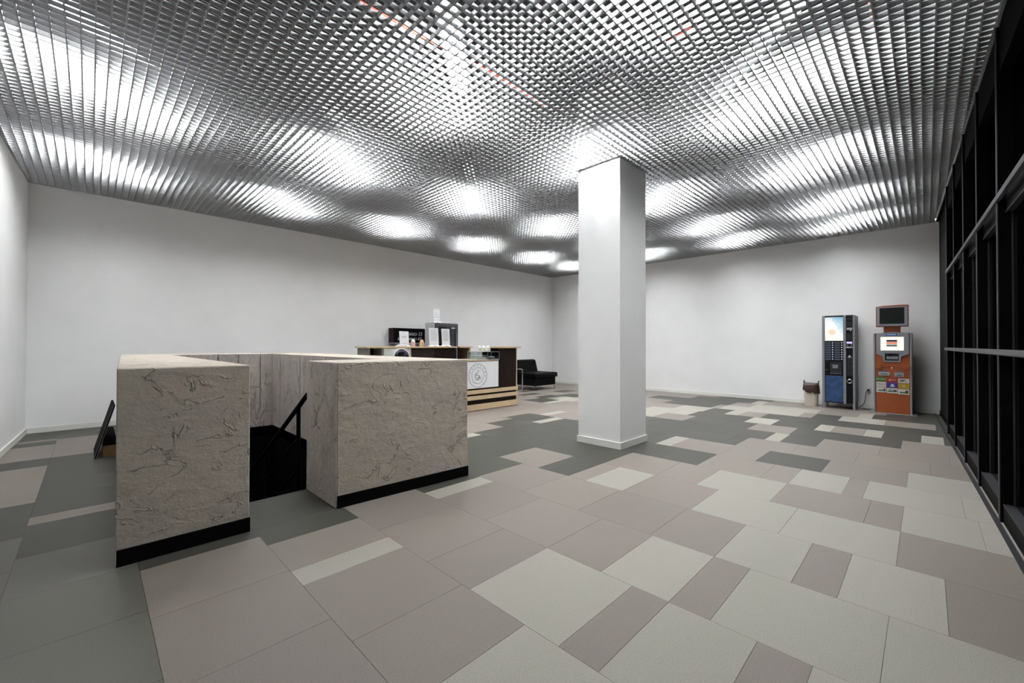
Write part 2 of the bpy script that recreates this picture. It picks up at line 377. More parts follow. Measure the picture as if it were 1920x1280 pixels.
for n, runs in RUNS.items():
    x0, x1 = xb_(n), min(xb_(n+1), W+.03)
    ylo = yw((x0+x1)/2)-.03
    for i, (c, k) in enumerate(runs):
        a = max(yk(k), ylo); b = yk(runs[i+1][1]) if i+1 < len(runs) else D+.03
        if b <= a+.01: continue
        k3 = .5775; top_ = b      # whole tiles are three units long, cut pieces towards the windows
        while top_ > a+.004:
            y = max(top_-k3, a); e = top_
            if y-a < .06: y = a
            pieces = [(x0, x1, y, e)]
            if x1 > OX0 and x0 < OX1 and e > OY0 and y < OY1:
                pieces = []
                if y < OY0: pieces.append((x0, x1, y, OY0))
                if e > OY1: pieces.append((x0, x1, OY1, e))
                lo, hi = max(y, OY0), min(e, OY1)
                if x0 < OX0-.01: pieces.append((x0, OX0, lo, hi))
                if x1 > OX1+.01: pieces.append((OX1, x1, lo, hi))
            for p in pieces: tiles.append((c,)+p)
            top_ = y
def parea(t):
    q = [project(x, y, 0) for x in t[1:3] for y in t[3:5]]
    if any(p is None for p in q): return 0
    if all(p[0] < 0 or p[0] > 1920 or p[1] > 1280 for p in q): return 0
    x0, x1, y0, y1 = t[1:]
    if x0 > .05 and x1 < 2.62 and y0 > 3.2 and y1 < 8.6: return 0
    o = [q[0], q[1], q[3], q[2]]
    o = [(min(max(p[0], 0), 1920), min(p[1], 1280)) for p in o]
    return abs(sum(o[i][0]*o[(i+1) % 4][1]-o[(i+1) % 4][0]*o[i][1] for i in range(4)))/2
tiles.sort(key=parea, reverse=True)
unit = {c: MB().box(-.5, .5, -.5, .5, -1, 0).mesh('floor_tile', 'tile_'+c) for c in 'DMPG'}
J = .0009
for c, x0, x1, y0, y1 in tiles[:295]:
    o = bpy.data.objects.new('floor_tile', unit[c]); COL.objects.link(o); o.parent = floor
    o.location = ((x0+x1)/2, (y0+y1)/2, 0); o.scale = (x1-x0-2*J, y1-y0-2*J, .005)
for c in 'DMPG':
    mb = MB()
    for t in tiles[295:]:
        if t[0] == c: mb.box(t[1]+J, t[2]-J, t[3]+J, t[4]-J, -.005, 0)
    if mb.v:
        o = mb.build('floor_tile_field', 'tile_'+c, floor); o['kind'] = 'stuff'
# ------------------------------------------------------------------ ceiling: open-cell grid, slab above
ceil = tag(MB().prism([(-L-.1, D+.1), (W+.1, D+.1), (W+.1, -B-.1), (xD-.1, yD-.1)], lambda p: (p[0], p[1], TOP), lambda p: (p[0], p[1], TOP+.15)).build('ceiling', 'slab'),
           'silver grey open-cell slat grid ceiling below a dark slab', kind='structure')
PIT_, TH, BH = .0768, .0085, .0345
NOSE = .07
def slat(x0, x1, y0, y1):
    MB().box(x0, x1, y0, y1, H, H+BH).build('ceiling_slat', 'slat', ceil)
def slat2(segs):
    mb = MB()
    for s in segs: mb.box(*s, H, H+BH)
    mb.build('ceiling_slat', 'slat', ceil)
y = D-.02
while y > yD+.1:
    xs = xl(y)+.004; xe = W-.004
    if y < -B+NOSE+.02: xe = min(xe, W+(y-NOSE+B)/SB)
    if xe-xs > .2:
        if PY0 < y < PY1: slat2([(xs, PX0-.004, y-TH/2, y+TH/2), (PX1+.004, xe, y-TH/2, y+TH/2)])
        else: slat(xs, xe, y-TH/2, y+TH/2)
    y -= PIT_
x = W-.03
while x > xD+.06:
    ys = yw(x)+NOSE+.004; ye = D-.004
    if x < -L: ye = min(ye, D+(x+L)/SA)
    if ye-ys > .2:
        if PX0 < x < PX1: slat2([(x-TH/2, x+TH/2, ys, PY0-.004), (x-TH/2, x+TH/2, PY1+.004, ye)])
        else: slat(x-TH/2, x+TH/2, ys, ye)
    x -= PIT_
# wall angle all round
def trim(n, x0, y0, x1, y1, nx, ny, label):
    o = MB().prism([(x0, y0), (x1, y1), (x1+nx*.02, y1+ny*.02), (x0+nx*.02, y0+ny*.02)], lambda p: (p[0], p[1], H-.006), lambda p: (p[0], p[1], H+.004)).build('trim_%d' % n, 'slat')
    tag(o, label, kind='structure')
trim(1, -L, D, W, D, 0, -1, 'thin metal edge where the ceiling grid meets the long wall')
trim(2, W, D, W, -B+NOSE, -1, 0, 'thin metal edge where the ceiling grid meets the right wall')
trim(3, -L, D, xD, yD, 1, 0, 'thin metal edge where the ceiling grid meets the left wall')
# ------------------------------------------------------------------ window wall (night outside)
th = math.atan(SB)
win = thing('window_1', (0, yw(0), 0), 'dark full-height glass wall with black mullions and a steel rail', None, kind='structure')
del_ = [k for k in ('category',) if k in win.keys()]
win.rotation_euler = (0, 0, th)
def wb(name, material, s0, s1, n0, n1, z0, z1, parent=win, bev=0):
    return MB().box(s0, s1, n0, n1, z0, z1).build(name, material, parent, bev=bev, local=True)
cs = math.cos(th)
SX = [x/cs for x in (8.62, 7.63, 6.62, 5.61, 4.58, 3.56, 2.54, 1.52, .50, -.52)]
SE = (xD+.02)/cs
for s in SX:
    mu = wb('mullion', 'frame', s-.025, s+.025, -.06, NOSE-.004, 0, H-.004)
    wb('mullion_cap', 'nose', s-.026, s+.026, NOSE-.004, NOSE+.001, 0, H-.004, mu)
ends = [SX[i] for i in range(len(SX))]+[SE]
for i in range(len(ends)-1):
    s1, s0 = ends[i]-.025, ends[i+1]+.025
    for z0, z1 in ((.13, 2.20), (2.36, 3.20)):
        p = wb('glass_pane', 'window_glass', s0, s1, -.012, -.006, z0, z1)
    for nm, z0, z1, nn in (('bottom_rail', 0, .13, NOSE-.015), ('transom_bar', 2.20, 2.36, .03), ('head_rail', 3.20, H+.0, NOSE-.015)):
        wb(nm, 'frame', s0, s1, -.06, nn, z0, z1)
    for z in (.13, 2.20):
        wb('glazing_bead', 'nose', s0, s1, -.004, NOSE-.014 if z < 1 else .033, z-.006, z+.002)
    wb('glazing_bead', 'nose', s1-.012, s1, -.004, .006, .13, 2.2)
wb('transom_cover', 'rail_steel', SE, 8.6, NOSE-.01, NOSE+.012, 2.275, 2.315)
hr = wb('handrail', 'rail_steel', SE, 8.6, NOSE-.02, NOSE+.03, 1.185, 1.225, bev=.008)
wb('side_panel', 'frame_panel', 8.65, (W+.05)/cs, -.06, .012, 0, H-.004)
wb('panel_skirting', 'frame', 8.65, W/cs-.02, .012, .025, 0, .07)
wb('floor_strip', 'nose', SE, (W-.02)/cs, NOSE, NOSE+.03, 0, .006)
wb('header_lining', 'frame', SE, (W+.05)/cs, -.2, NOSE-.02, H, TOP)
# ------------------------------------------------------------------ ceiling lights above the grid
ordn = ['first', 'second', 'third', 'fourth', 'fifth', 'sixth']
LX = [.15, 2.17, 4.12, 6.10, 8.08, 9.62]; LY = [7.12, 4.98, 2.88, 1.06]
col_n = {0: 'nearest the left wall', 5: 'nearest the right wall'}
row_n = ['row along the long wall', 'row between long wall and column', 'row of the column', 'row along the windows']
dg = Vector((1, 1, 0)).normalized(); nn_ = Vector((-1, 1, 0)).normalized()
for j, ly in enumerate(LY):
    for i, lx in enumerate(LX):
        if (j, i) in ((3, 0), (2, 0)): continue            # no lit fitting over the dim near corner
        z = H+.27; c = Vector((lx, ly, z))
        t = thing('ceiling_light', (lx, ly, z), 'white tube light above the grid, %s, %s' % (row_n[j], col_n.get(i, ordn[i]+' from the left')), 'ceiling light', 'tube lights above the ceiling grid')
        e0, e1 = c-dg*.62, c+dg*.62
        def bar(w0, w1, z0, z1, k0=e0, k1=e1):
            q = [k0+nn_*w0, k1+nn_*w0, k1+nn_*w1, k0+nn_*w1]
            return MB().hexa([(p.x, p.y, z0) for p in q], [(p.x, p.y, z1) for p in q])
        bar(-.09, .09, z+.05, z+.075).build('tray', 'housing', t)
        for w_ in (-.045, .045):
            MB().tube([e0+dg*.02+nn_*w_+Vector((0, 0, .02)), e1-dg*.02+nn_*w_+Vector((0, 0, .02))], .018, 6).build('tube', 'lamp', t)
        for k0 in (e0, e1-dg*.02): bar(-.07, .07, z-.005, z+.05, k0, k0+dg*.02).build('lamp_holder', 'housing', t)
        for k in (-.45, .45):
            p = c+dg*k
            MB().tube([(p.x, p.y, z+.075), (p.x, p.y, TOP)], .003, 5).build('hanger_wire', 'nose', t)
# red cables in the void
def cable(pts, label):
    return tag(MB().tube(pts, .012, 8).build('red_cable', 'red_cable', org=pts[0]), label, 'cable', 'red cables above the ceiling grid')
zc = H+.36
cable([(1.0, 3.10, zc), (1.9, 3.06, zc), (2.8, 2.97, zc), (3.52, 2.98, zc)], 'long red cable above the grid running towards the white column')
cable([(3.56, 2.30, zc), (3.55, 1.78, zc), (3.56, 1.4, zc+.05)], 'short red cable above the grid right of the long one')
cable([(4.1, .29, zc), (4.75, .30, zc)], 'short red cable above the grid near the window wall')
# ------------------------------------------------------------------ stairwell parapet
PZ = 1.113
par = thing('stairwell_parapet', (1.3, 3.23, 0), 'rough plastered beige concrete parapet around the black stairwell', 'parapet')
bx0, bx1, by0, by1 = .105, 2.56, 3.235, 7.88
GX = 1.335                     # right side of the entrance gap
u = [(bx0, by0), (OX0, by0), (OX0, OY1), (OX1, OY1), (OX1, OY0), (GX, OY0), (GX, by0-.03), (bx1, by0-.10), (bx1+.03, by1), (bx0+.19, by1)]
mb = MB(); n = len(u)
vs = [(p[0], p[1], 0) for p in u]+[(p[0], p[1], PZ) for p in u]
mb.add(vs, [(i, (i+1) % n, n+(i+1) % n, n+i) for i in range(n)])
# top and bottom as convex pieces
for z in (0, 1):
    k = n*z
    mb.f += [tuple(k+i for i in (0, 1, 2, 9)), tuple(k+i for i in (2, 3, 8, 9)), tuple(k+i for i in (3, 4, 7, 8)), tuple(k+i for i in (4, 5, 6, 7))]
mb.build('body', 'plaster', par, bev=.006, seg=1)
def fstrip(x0, y0, x1, y1, z0, z1, t=.012):
    MB().prism([(x0, y0), (x1, y1), (x1, y1-t), (x0, y0-t)], lambda p: (p[0], p[1], z0), lambda p: (p[0], p[1], z1)).build('kick_strip', 'black', par)
fstrip(bx0+.005, by0, OX0+.002, by0, 0, .092); fstrip(GX+.002, by0-.03, bx1, by0-.10, 0, .092)
# rendered lining panels inside the well
def lining(ax, a0, a1, c, s):
    if ax == 'x': MB().box(a0+.008, a1-.008, c, c+s*.02, 0, PZ-.004).build('lining_panel', 'plaster_rough', par)
    else: MB().box(c, c+s*.02, a0+.008, a1-.008, 0, PZ-.004).build('lining_panel', 'plaster_rough', par)
for a, b in ((OX0, 1.30), (1.30, 1.836), (1.836, OX1-.013)): lining('x', a, b, OY1, -1)
for a, b in ((6.895, OY1-.013), (6.06, 6.895), (5.18, 6.06), (4.5, 5.18), (OY0, 4.5)): lining('y', a, b, OX1, -1)
for a, b in ((OY0, 5.0), (5.0, 6.2), (6.2, OY1-.013)): lining('y', a, b, OX0, 1)
MB().box(GX-.010, GX, by0-.026, OY0-.004, .004, PZ-.005).build('end_panel', 'plaster_rough', par)
# shaft below the floor, black stair going down
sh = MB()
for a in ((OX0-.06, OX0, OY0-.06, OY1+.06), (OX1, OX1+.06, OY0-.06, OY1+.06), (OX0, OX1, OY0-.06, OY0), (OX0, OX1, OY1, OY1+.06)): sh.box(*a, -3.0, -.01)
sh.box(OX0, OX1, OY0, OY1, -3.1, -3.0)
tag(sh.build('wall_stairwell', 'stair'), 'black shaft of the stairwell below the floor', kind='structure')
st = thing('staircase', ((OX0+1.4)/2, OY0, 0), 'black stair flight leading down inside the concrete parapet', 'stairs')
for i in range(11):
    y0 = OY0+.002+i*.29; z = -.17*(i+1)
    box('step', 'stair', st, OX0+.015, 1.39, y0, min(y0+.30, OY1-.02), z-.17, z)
rl = thing('stair_railing', (1.40, OY0+.1, -.17), 'black steel handrail with posts sloping down into the stairwell', 'railing')
RXX = 1.40
def slope(z0): return lambda yy: z0-.585*(yy-4.25)
for z0, r in ((.66, .022), (.36, .012), (.06, .012)):
    f = slope(z0)
    ys_ = 4.02 if r > .02 else 4.25
    MB().tube([(RXX, ys_, f(ys_)), (RXX, 6.9, f(6.9))], r, 10).build('rail', 'black', rl)
f = slope(.66)
for yy in (4.25, 5.4, 6.55): MB().tube([(RXX, yy, f(yy)), (RXX, yy, -.585*(yy-4.25)-.30)], .02, 8).build('post', 'black', rl)
# board leaning on the parapet and a low black-topped box beside it
lb = thing('leaning_board', (.06, 6.75, 0), 'thin black board leaning against the outer side of the concrete parapet', 'board')
def lean(name, material, x0, z0, x1, z1, t_, y0, y1):
    MB().hexa([(x0, y0, z0), (x0+t_, y0, z0), (x0+t_, y1, z0), (x0, y1, z0)], [(x1, y0, z1), (x1+t_, y0, z1), (x1+t_, y1, z1), (x1, y1, z1)]).build(name, material, lb)
lean('panel', 'chalkboard', .035, .0, .185, .57, .016, 6.45, 7.1)
lean('edge_strip', 'board_edge', .033, .0, .183, .57, .004, 6.444, 6.45); lean('edge_strip', 'board_edge', .049, .0, .199, .57, .004, 6.444, 6.45)
lw = thing('low_box', (.17, 6.9, 0), 'low wooden box with black top on the floor behind the leaning board', 'box')
box('side', 'wood', lw, .105, .225, 6.47, 7.8, 0, .13); box('black_top', 'stair', lw, .105, .225, 6.465, 7.8, .13, .145)
# ------------------------------------------------------------------ coffee bar, front counter
BY = 6.09
bc = thing('bar_counter', (5.3, BY, 0), 'dark brown coffee bar counter with three pale plank stripes and a white poster', 'counter')
box('low_body', 'wenge', bc, 4.2, 5.765, BY, BY+.62, .015, .945)
box('tall_body', 'wenge', bc, 5.77, 6.27, BY, BY+.25, .015, 1.19)
box('low_top', 'maple', bc, 4.18, 5.765, BY-.012, BY+.64, .945, .965)
box('tall_top', 'maple', bc, 5.70, 6.385, BY-.03, BY+.29, 1.19, 1.222, bev=.003)
box('end_panel', 'maple', bc, 6.27, 6.295, BY-.004, BY+.255, .015, 1.19)
for z0, z1 in ((.012, .120), (.208, .282), (.322, .392)):
    box('plank', 'maple', bc, 4.19, 6.30, BY-.022, BY, z0, z1)
pst = box('poster', 'paper', bc, 4.70, 5.755, BY-.006, BY, .425, .935)
fy = lambda u_, v_, w_=0: (u_, BY-.008-w_, v_)
LCX, LCZ = 5.215, .668
def ring(cx, cz, r, t, name, y=BY-.0075):
    MB().tube([(cx+r*math.cos(a), y, cz+r*math.sin(a)) for a in [2*math.pi*k/48 for k in range(48)]], t, 5, closed=True).build(name, 'ink', pst)
ring(LCX, LCZ, .225, .0032, 'logo_ring'); ring(LCX, LCZ, .152, .0022, 'logo_ring')
letters = 'БАР&КАФЕ'
for i, ch in enumerate(letters):
    a = math.radians(90 - (i-3)*24); r = .187
    cx, cz = LCX+r*math.cos(a), LCZ+r*math.sin(a); rot = a-math.pi/2
    text('logo_letter', ch, 'paper_line', pst, lambda u_, v_, w_, cx=cx, cz=cz, rot=rot: (cx+u_*math.cos(rot)-v_*math.sin(rot), BY-.0075-w_, cz+u_*math.sin(rot)+v_*math.cos(rot)), .045, .0008)
def lcurve(pts, t, name='logo_cup'):
    # smooth polyline in logo units
    P = [Vector((p[0], 0, p[1])) for p in pts]; out = []
    for i in range(len(P)-1):
        p0, p1, p2, p3 = P[max(i-1, 0)], P[i], P[i+1], P[min(i+2, len(P)-1)]
        for k in range(6):
            q = k/6; out.append(.5*((2*p1)+(p2-p0)*q+(2*p0-5*p1+4*p2-p3)*q*q+(3*p1-p0-3*p2+p3)*q**3))
    out.append(P[-1])
    MB().tube([(LCX+v.x, BY-.0075, LCZ+v.z) for v in out], t, 5).build(name, 'ink', pst)
lcurve([(-.055, .035), (-.07, .0), (-.045, -.05), (.0, -.075), (.035, -.05), (.05, -.02)], .004)
lcurve([(.0, .045), (-.04, .035), (-.03, .01), (.03, -.005), (.045, -.02), (.02, -.045), (-.015, -.04)], .004)
lcurve([(.05, -.03), (.075, -.045), (.07, -.075), (.03, -.085), (-.05, -.085)], .003)
for dx in (-.012, .012, .034): lcurve([(dx, .06), (dx+.006, .075), (dx-.004, .09), (dx+.002, .105)], .0016, 'logo_steam')
# glass cases and packs on the bar
gc = thing('glass_display_box', (5.36, 6.22, .965), 'small clear glass box with a white tray on the low bar counter', 'display case')
def glassbox(t, x0, x1, y0, y1, z0, z1, gm, em):
    g_ = .004
    for nm, a in (('front_pane', (x0, x1, y0, y0+g_, z0, z1)), ('back_pane', (x0, x1, y1-g_, y1, z0, z1)), ('side_pane', (x0, x0+g_, y0, y1, z0, z1)), ('side_pane', (x1-g_, x1, y0, y1, z0, z1)), ('top_pane', (x0, x1, y0, y1, z1-g_, z1))):
        box(nm, gm, t, *a)
    for xx in (x0, x1):
        for yy in (y0, y1): MB().tube([(xx, yy, z0), (xx, yy, z1)], .004, 6).build('edge_strip', em, t)
    for zz in (z0+.004, z1):
        MB().tube([(x0, y0, zz), (x1, y0, zz), (x1, y1, zz), (x0, y1, zz)], .004, 6, closed=True).build('edge_strip', em, t)
glassbox(gc, 5.26, 5.535, 6.16, 6.44, .966, 1.12, 'case_glass', 'paper_line')
box('tray', 'white_plastic', gc, 5.275, 5.52, 6.18, 6.42, .97, 1.02, bev=.004); box('shelf', 'white_plastic', gc, 5.27, 5.525, 6.17, 6.43, 1.045, 1.05)
gd = thing('dark_glass_case', (5.72, 6.12, .965), 'grey mirrored glass case standing at the tall end of the bar', 'display case')
glassbox(gd, 5.545, 5.76, 6.07, 6.34, .966, 1.118, 'case_glass', 'steel')
box('dark_back', 'screen_dark', gd, 5.55, 5.755, 6.32, 6.335, .97, 1.112); box('tray', 'steel', gd, 5.56, 5.745, 6.09, 6.31, .97, .99)
MB().loft([[(5.66+rx*math.cos(a), 6.19+rx*math.sin(a), z) for a in [2*math.pi*k/14 for k in range(14)]] for rx, z in ((.035, .99), (.07, 1.005), (.066, 1.02), (.03, 1.028))]).build('wrapped_cake', 'grey_panel', gd, smooth=True)
for i, (px_, lab) in enumerate(((5.375, 'leftmost white and lime carton standing on the clear glass box'), (5.475, 'middle white and lime carton standing on the clear glass box'), (5.60, 'rightmost white carton standing on the glass cases of the bar'))):
    t = thing('drink_carton', (px_, 6.24, 1.121), lab, 'carton', 'cartons on the bar glass boxes')
    wd = .036; z0 = 1.121
    MB().hexa([(px_-wd, 6.2, z0), (px_+wd, 6.2, z0), (px_+wd, 6.27, z0), (px_-wd, 6.27, z0)], [(px_-wd*.85, 6.205, z0+.085), (px_+wd*.85, 6.205, z0+.085), (px_+wd*.85, 6.265, z0+.085), (px_-wd*.85, 6.265, z0+.085)]).build('body', 'paper', t)
    MB().hexa([(px_-wd*.85, 6.205, z0+.085), (px_+wd*.85, 6.205, z0+.085), (px_+wd*.85, 6.265, z0+.085), (px_-wd*.85, 6.265, z0+.085)], [(px_-wd*.7, 6.23, z0+.12), (px_+wd*.7, 6.23, z0+.12), (px_+wd*.7, 6.24, z0+.12), (px_-wd*.7, 6.24, z0+.12)]).build('gable', 'paper', t)
    box('print', 'lime', t, px_-wd*.6, px_+wd*.55, 6.196, 6.2, z0+.015, z0+.07)
# ------------------------------------------------------------------ rear counter
CY = 7.5
rc = thing('rear_counter', (4.7, CY, 0), 'long dark brown back counter with a pale top behind the parapet', 'counter')
box('counter_top', 'maple', rc, 3.66, 5.80, CY-.03, CY+.48, 1.187, 1.220, bev=.003)
box('side_panel', 'board_edge', rc, 3.70, 3.74, CY, CY+.45, 0, 1.187); box('side_panel', 'wenge', rc, 5.74, 5.78, CY, CY+.45, 0, 1.187)
box('side_panel', 'maple', rc, 4.60, 4.63, CY-.004, CY+.45, 0, 1.187)
box('back_panel', 'wenge', rc, 3.74, 5.74, CY+.42, CY+.45, 0, 1.187)
box('door', 'wenge_light', rc, 4.635, 5.21, CY, CY+.02, .06, 1.17); box('door', 'wenge', rc, 5.215, 5.735, CY, CY+.02, .06, 1.17)
box('shelf', 'wenge', rc, 3.74, 4.0, CY+.02, CY+.42, .70, .72); box('shelf', 'wenge_light', rc, 3.74, 4.0, CY+.02, CY+.42, 1.04, 1.055)
sk = thing('wall_socket_box', (3.82, CY+.40, 1.06), 'small white socket box inside the open end of the back counter', 'socket')
box('plate', 'white_plastic', sk, 3.79, 3.85, CY+.385, CY+.42, 1.09, 1.16, bev=.004); box('insert', 'ink', sk, 3.805, 3.835, CY+.382, CY+.386, 1.10, 1.13)
wm = thing('washing_machine', (4.31, CY, 0), 'white front-loading washing machine with round dark door under the counter', 'appliance')
box('cabinet', 'white_plastic', wm, 4.012, 4.598, CY-.02, CY+.41, .30, 1.183, bev=.01)
box('plinth', 'white_plastic', wm, 4.02, 4.59, CY, CY+.40, 0, .30)
dr = MB().loft([[(4.388+r*math.cos(a), yy, 1.005+r*math.sin(a)) for a in [2*math.pi*k/36 for k in range(36)]] for r, yy in ((.165, CY-.02), (.165, CY-.045), (.15, CY-.055), (.10, CY-.062), (.03, CY-.066))]).build('door', 'dark_glass', wm, smooth=True)
MB().tube([(4.388+.168*math.cos(a), CY-.03, 1.005+.168*math.sin(a)) for a in [2*math.pi*k/40 for k in range(40)]], .012, 8, closed=True).build('door_rim', 'paper', dr, smooth=True)
box('badge', 'paper_line', wm, 4.06, 4.13, CY-.0215, CY-.02, 1.135, 1.145)
box('control_strip', 'grey_panel', wm, 4.47, 4.57, CY-.0215, CY-.02, 1.14, 1.165)
# second rear cabinet right of the fridge
c2 = thing('rear_cabinet', (6.45, 8.0, 0), 'dark open cabinet with pale top and pale end right of the fridge', 'cabinet')
box('top', 'maple', c2, 6.25, 6.66, 7.97, 8.5, 1.187, 1.215); box('end_panel', 'maple', c2, 6.585, 6.62, 7.99, 8.48, 0, 1.187)
box('back_panel', 'wenge', c2, 6.26, 6.585, 8.44, 8.47, 0, 1.187); box('side_panel', 'wenge', c2, 6.26, 6.28, 8.0, 8.44, 0, 1.187); box('shelf', 'wenge', c2, 6.28, 6.585, 8.02, 8.44, .6, .62)
# fridge
FX0, FX1, FY0, FY1, FZ = 5.597, 6.241, 8.04, 8.46, 1.757
fr = thing('display_fridge', (5.92, 8.2, 0), 'tall grey display fridge with dark frame behind the back counter', 'fridge')
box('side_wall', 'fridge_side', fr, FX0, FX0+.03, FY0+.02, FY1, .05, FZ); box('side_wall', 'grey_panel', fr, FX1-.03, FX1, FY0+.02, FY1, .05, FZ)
box('back_wall', 'fridge_in', fr, FX0+.03, FX1-.03, FY1-.03, FY1, .05, FZ); box('roof', 'grey_panel', fr, FX0, FX1, FY0+.02, FY1, FZ, FZ+.012); box('base', 'fridge_frame', fr, FX0, FX1, FY0+.02, FY1, 0, .12)
d = thing('door', (0,0,0), '', None); d.parent = fr; d.location = (0, 0, 0)
for k in list(d.keys()): del d[k]
ROOT[d.name] = ROOT[fr.name]
box('stile', 'fridge_frame', d, FX0, FX0+.09, FY0-.02, FY0+.02, .12, FZ); box('stile', 'fridge_frame', d, FX1-.075, FX1, FY0-.02, FY0+.02, .12, FZ)
box('rail', 'fridge_frame', d, FX0+.09, FX1-.075, FY0-.02, FY0+.02, FZ-.075, FZ); box('rail', 'fridge_frame', d, FX0+.09, FX1-.075, FY0-.02, FY0+.02, .12, .2)
box('pane', 'case_glass', d, FX0+.09, FX1-.075, FY0-.004, FY0, .2, FZ-.075)
box('handle', 'steel', d, FX1-.062, FX1-.05, FY0-.05, FY0-.03, .9, 1.55)
box('shelf', 'fridge_frame', fr, FX0+.03, FX1-.03, FY0+.04, FY1-.03, 1.22, 1.23); box('light_strip', 'paper', fr, FX1-.20, FX1-.09, FY0-.022, FY0-.02, FZ-.115, FZ-.095)
# black menu box on the wall with chalk lettering
mn = thing('menu_board', (5.42, 8.83, 1.28), 'black wall box used as a chalked price board above the back counter', 'menu board')
box('body', 'chalkboard', mn, 4.92, 5.95, 8.72, D-.002, 1.30, 1.645); box('end_face', 'wenge_light', mn, 4.914, 4.92, 8.725, D-.003, 1.302, 1.643)
box('sill', 'paper_line', mn, 4.91, 5.95, 8.70, D-.002, 1.283, 1.302)
mf = lambda u_, v_, w_: (u_, 8.719-w_, v_)
text('chalk_price', 'мокко 55', 'chalk', mn, lambda u_, v_, w_: mf(5.69+u_, 1.51+v_, w_), .120, shear=.25, align='RIGHT')
text('chalk_price', 'капучино 65', 'chalk', mn, lambda u_, v_, w_: mf(5.67+u_, 1.395+v_, w_), .112, shear=.25, align='RIGHT')
# paper sheets in stands
def sheet(x0, x1, y, z0, z1, label, lines, lean=.03, green=False):
    t = thing('menu_stand', ((x0+x1)/2, y, z0), label, 'menu', 'paper menu stands on the back counter')
    MB().hexa([(x0, y, z0+.01), (x1, y, z0+.01), (x1, y+.005, z0+.01), (x0, y+.005, z0+.01)], [(x0, y+lean, z1), (x1, y+lean, z1), (x1, y+lean+.005, z1), (x0, y+lean+.005, z1)]).build('sheet', 'paper', t)
    MB().hexa([(x0-.02, y-.03, z0), (x1+.02, y-.03, z0), (x1+.02, y+.07, z0), (x0-.02, y+.07, z0)], [(x0, y-.005, z0+.022), (x1, y-.005, z0+.022), (x1, y+.03, z0+.022), (x0, y+.03, z0+.022)]).build('foot', 'paper', t)
    box('badge', 'ink', t, (x0+x1)/2-.02, (x0+x1)/2+.035, y-.031, y-.008, z0+.006, z0+.012)
    for i, (f0, f1, fz) in enumerate(lines):
        z = z0+(z1-z0)*fz; yy = y+lean*fz-.002
        box('print_line', 'paper_line', t, x0+(x1-x0)*f0, x0+(x1-x0)*f1, yy, yy+.002, z-.004, z+.004)
    if green:
        box('print', 'lime', t, x0+(x1-x0)*.5, x0+(x1-x0)*.72, y+lean*.4-.002, y+lean*.4, z0+.08, z0+.16)
ll = [(.15, .85, .9-.07*i) for i in range(9)]
sheet(4.385, 4.595, CY+.02, 1.221, 1.527, 'white menu sheet standing above the washing machine', [(.42, .58, .93), (.2, .8, .66), (.25, .75, .60), (.3, .7, .2)])
sheet(5.10, 5.335, CY+.03, 1.221, 1.617, 'printed white menu sheet standing left of centre before the fridge', ll)
sheet(5.425, 5.64, CY+.03, 1.221, 1.607, 'white menu sheet with a pale green mark before the fridge door', ll, green=True)
sheet(5.60, 5.78, FY0+.06, FZ+.013, 2.10, 'white menu sheet standing on top of the fridge', [(.1, .9, .93), (.15, .6, .75), (.1, .8, .6), (.1, .9, .42)])
# paper bags, crumpled cloth on the rear counter
def bag(x0, x1, y, z1, m1, m2, label):
    t = thing('paper_bag', ((x0+x1)/2, y, 1.221), label, 'paper bag'); z0 = 1.221; zm = z0+(z1-z0)*.62
    MB().hexa([(x0, y, z0), (x1, y, z0), (x1, y+.06, z0), (x0, y+.06, z0)], [(x0+.004, y+.005, zm), (x1-.004, y+.005, zm), (x1-.004, y+.055, zm), (x0+.004, y+.055, zm)]).build('body', m1, t)
    MB().hexa([(x0+.004, y+.005, zm), (x1-.004, y+.005, zm), (x1-.004, y+.055, zm), (x0+.004, y+.055, zm)], [(x0+.02, y+.025, z1), (x1-.015, y+.03, z1), (x1-.015, y+.035, z1), (x0+.02, y+.03, z1)]).build('folded_top', m2, t)
bag(4.662, 4.745, CY+.02, 1.375, 'pink_paper', 'paper', 'pinkish paper bag with white top between menu sheets')
bag(4.88, 4.966, CY+.03, 1.365, 'kraft', 'kraft', 'brown kraft paper bag beside the fridge')
nk = MB(); rng = random.Random(3)
nk.loft([[(4.37+rx*math.cos(a)*(1+.25*rng.uniform(-1, 1)), CY-.012+ry*.5*math.sin(a), 1.2215+z+rng.uniform(-.004, .004)*(z > 0)) for a in [2*math.pi*k/12 for k in range(12)]] for rx, ry, z in ((.09, .025, 0), (.11, .028, .012), (.08, .02, .026), (.03, .01, .034))])
tag(nk.build('crumpled_cloth', 'paper', org=(4.37, CY, 1.221)), 'crumpled white cloth on the counter edge above the washing machine', 'cloth')
# ------------------------------------------------------------------ black armchair
so = thing('armchair', (8.95, 8.1, 0), 'black leather armchair with chrome legs against the long wall', 'armchair')
box('seat_base', 'leather', so, 8.56, 9.46, 7.60, 8.45, .125, .36, bev=.02)
box('seat_cushion', 'leather', so, 8.53, 9.50, 7.545, 8.32, .345, .478, bev=.035, seg=3)
mb = MB().hexa([(8.55, 8.22, .40), (9.44, 8.22, .40), (9.44, 8.42, .40), (8.55, 8.42, .40)], [(8.55, 8.34, .825), (9.44, 8.34, .825), (9.44, 8.50, .825), (8.55, 8.50, .825)])
mb.build('back_cushion', 'leather', so, bev=.045, seg=3)
box('back_frame', 'leather', so, 8.46, 9.40, 8.47, 8.56, .125, .775, bev=.02)
for lx, ly in ((8.60, 7.64), (9.42, 7.64), (8.60, 8.50), (9.42, 8.50)):
    MB().tube([(lx, ly, .14), (lx+(.02 if lx > 9 else -.01), ly-.02, 0)], .014, 8).build('leg', 'chrome', so)
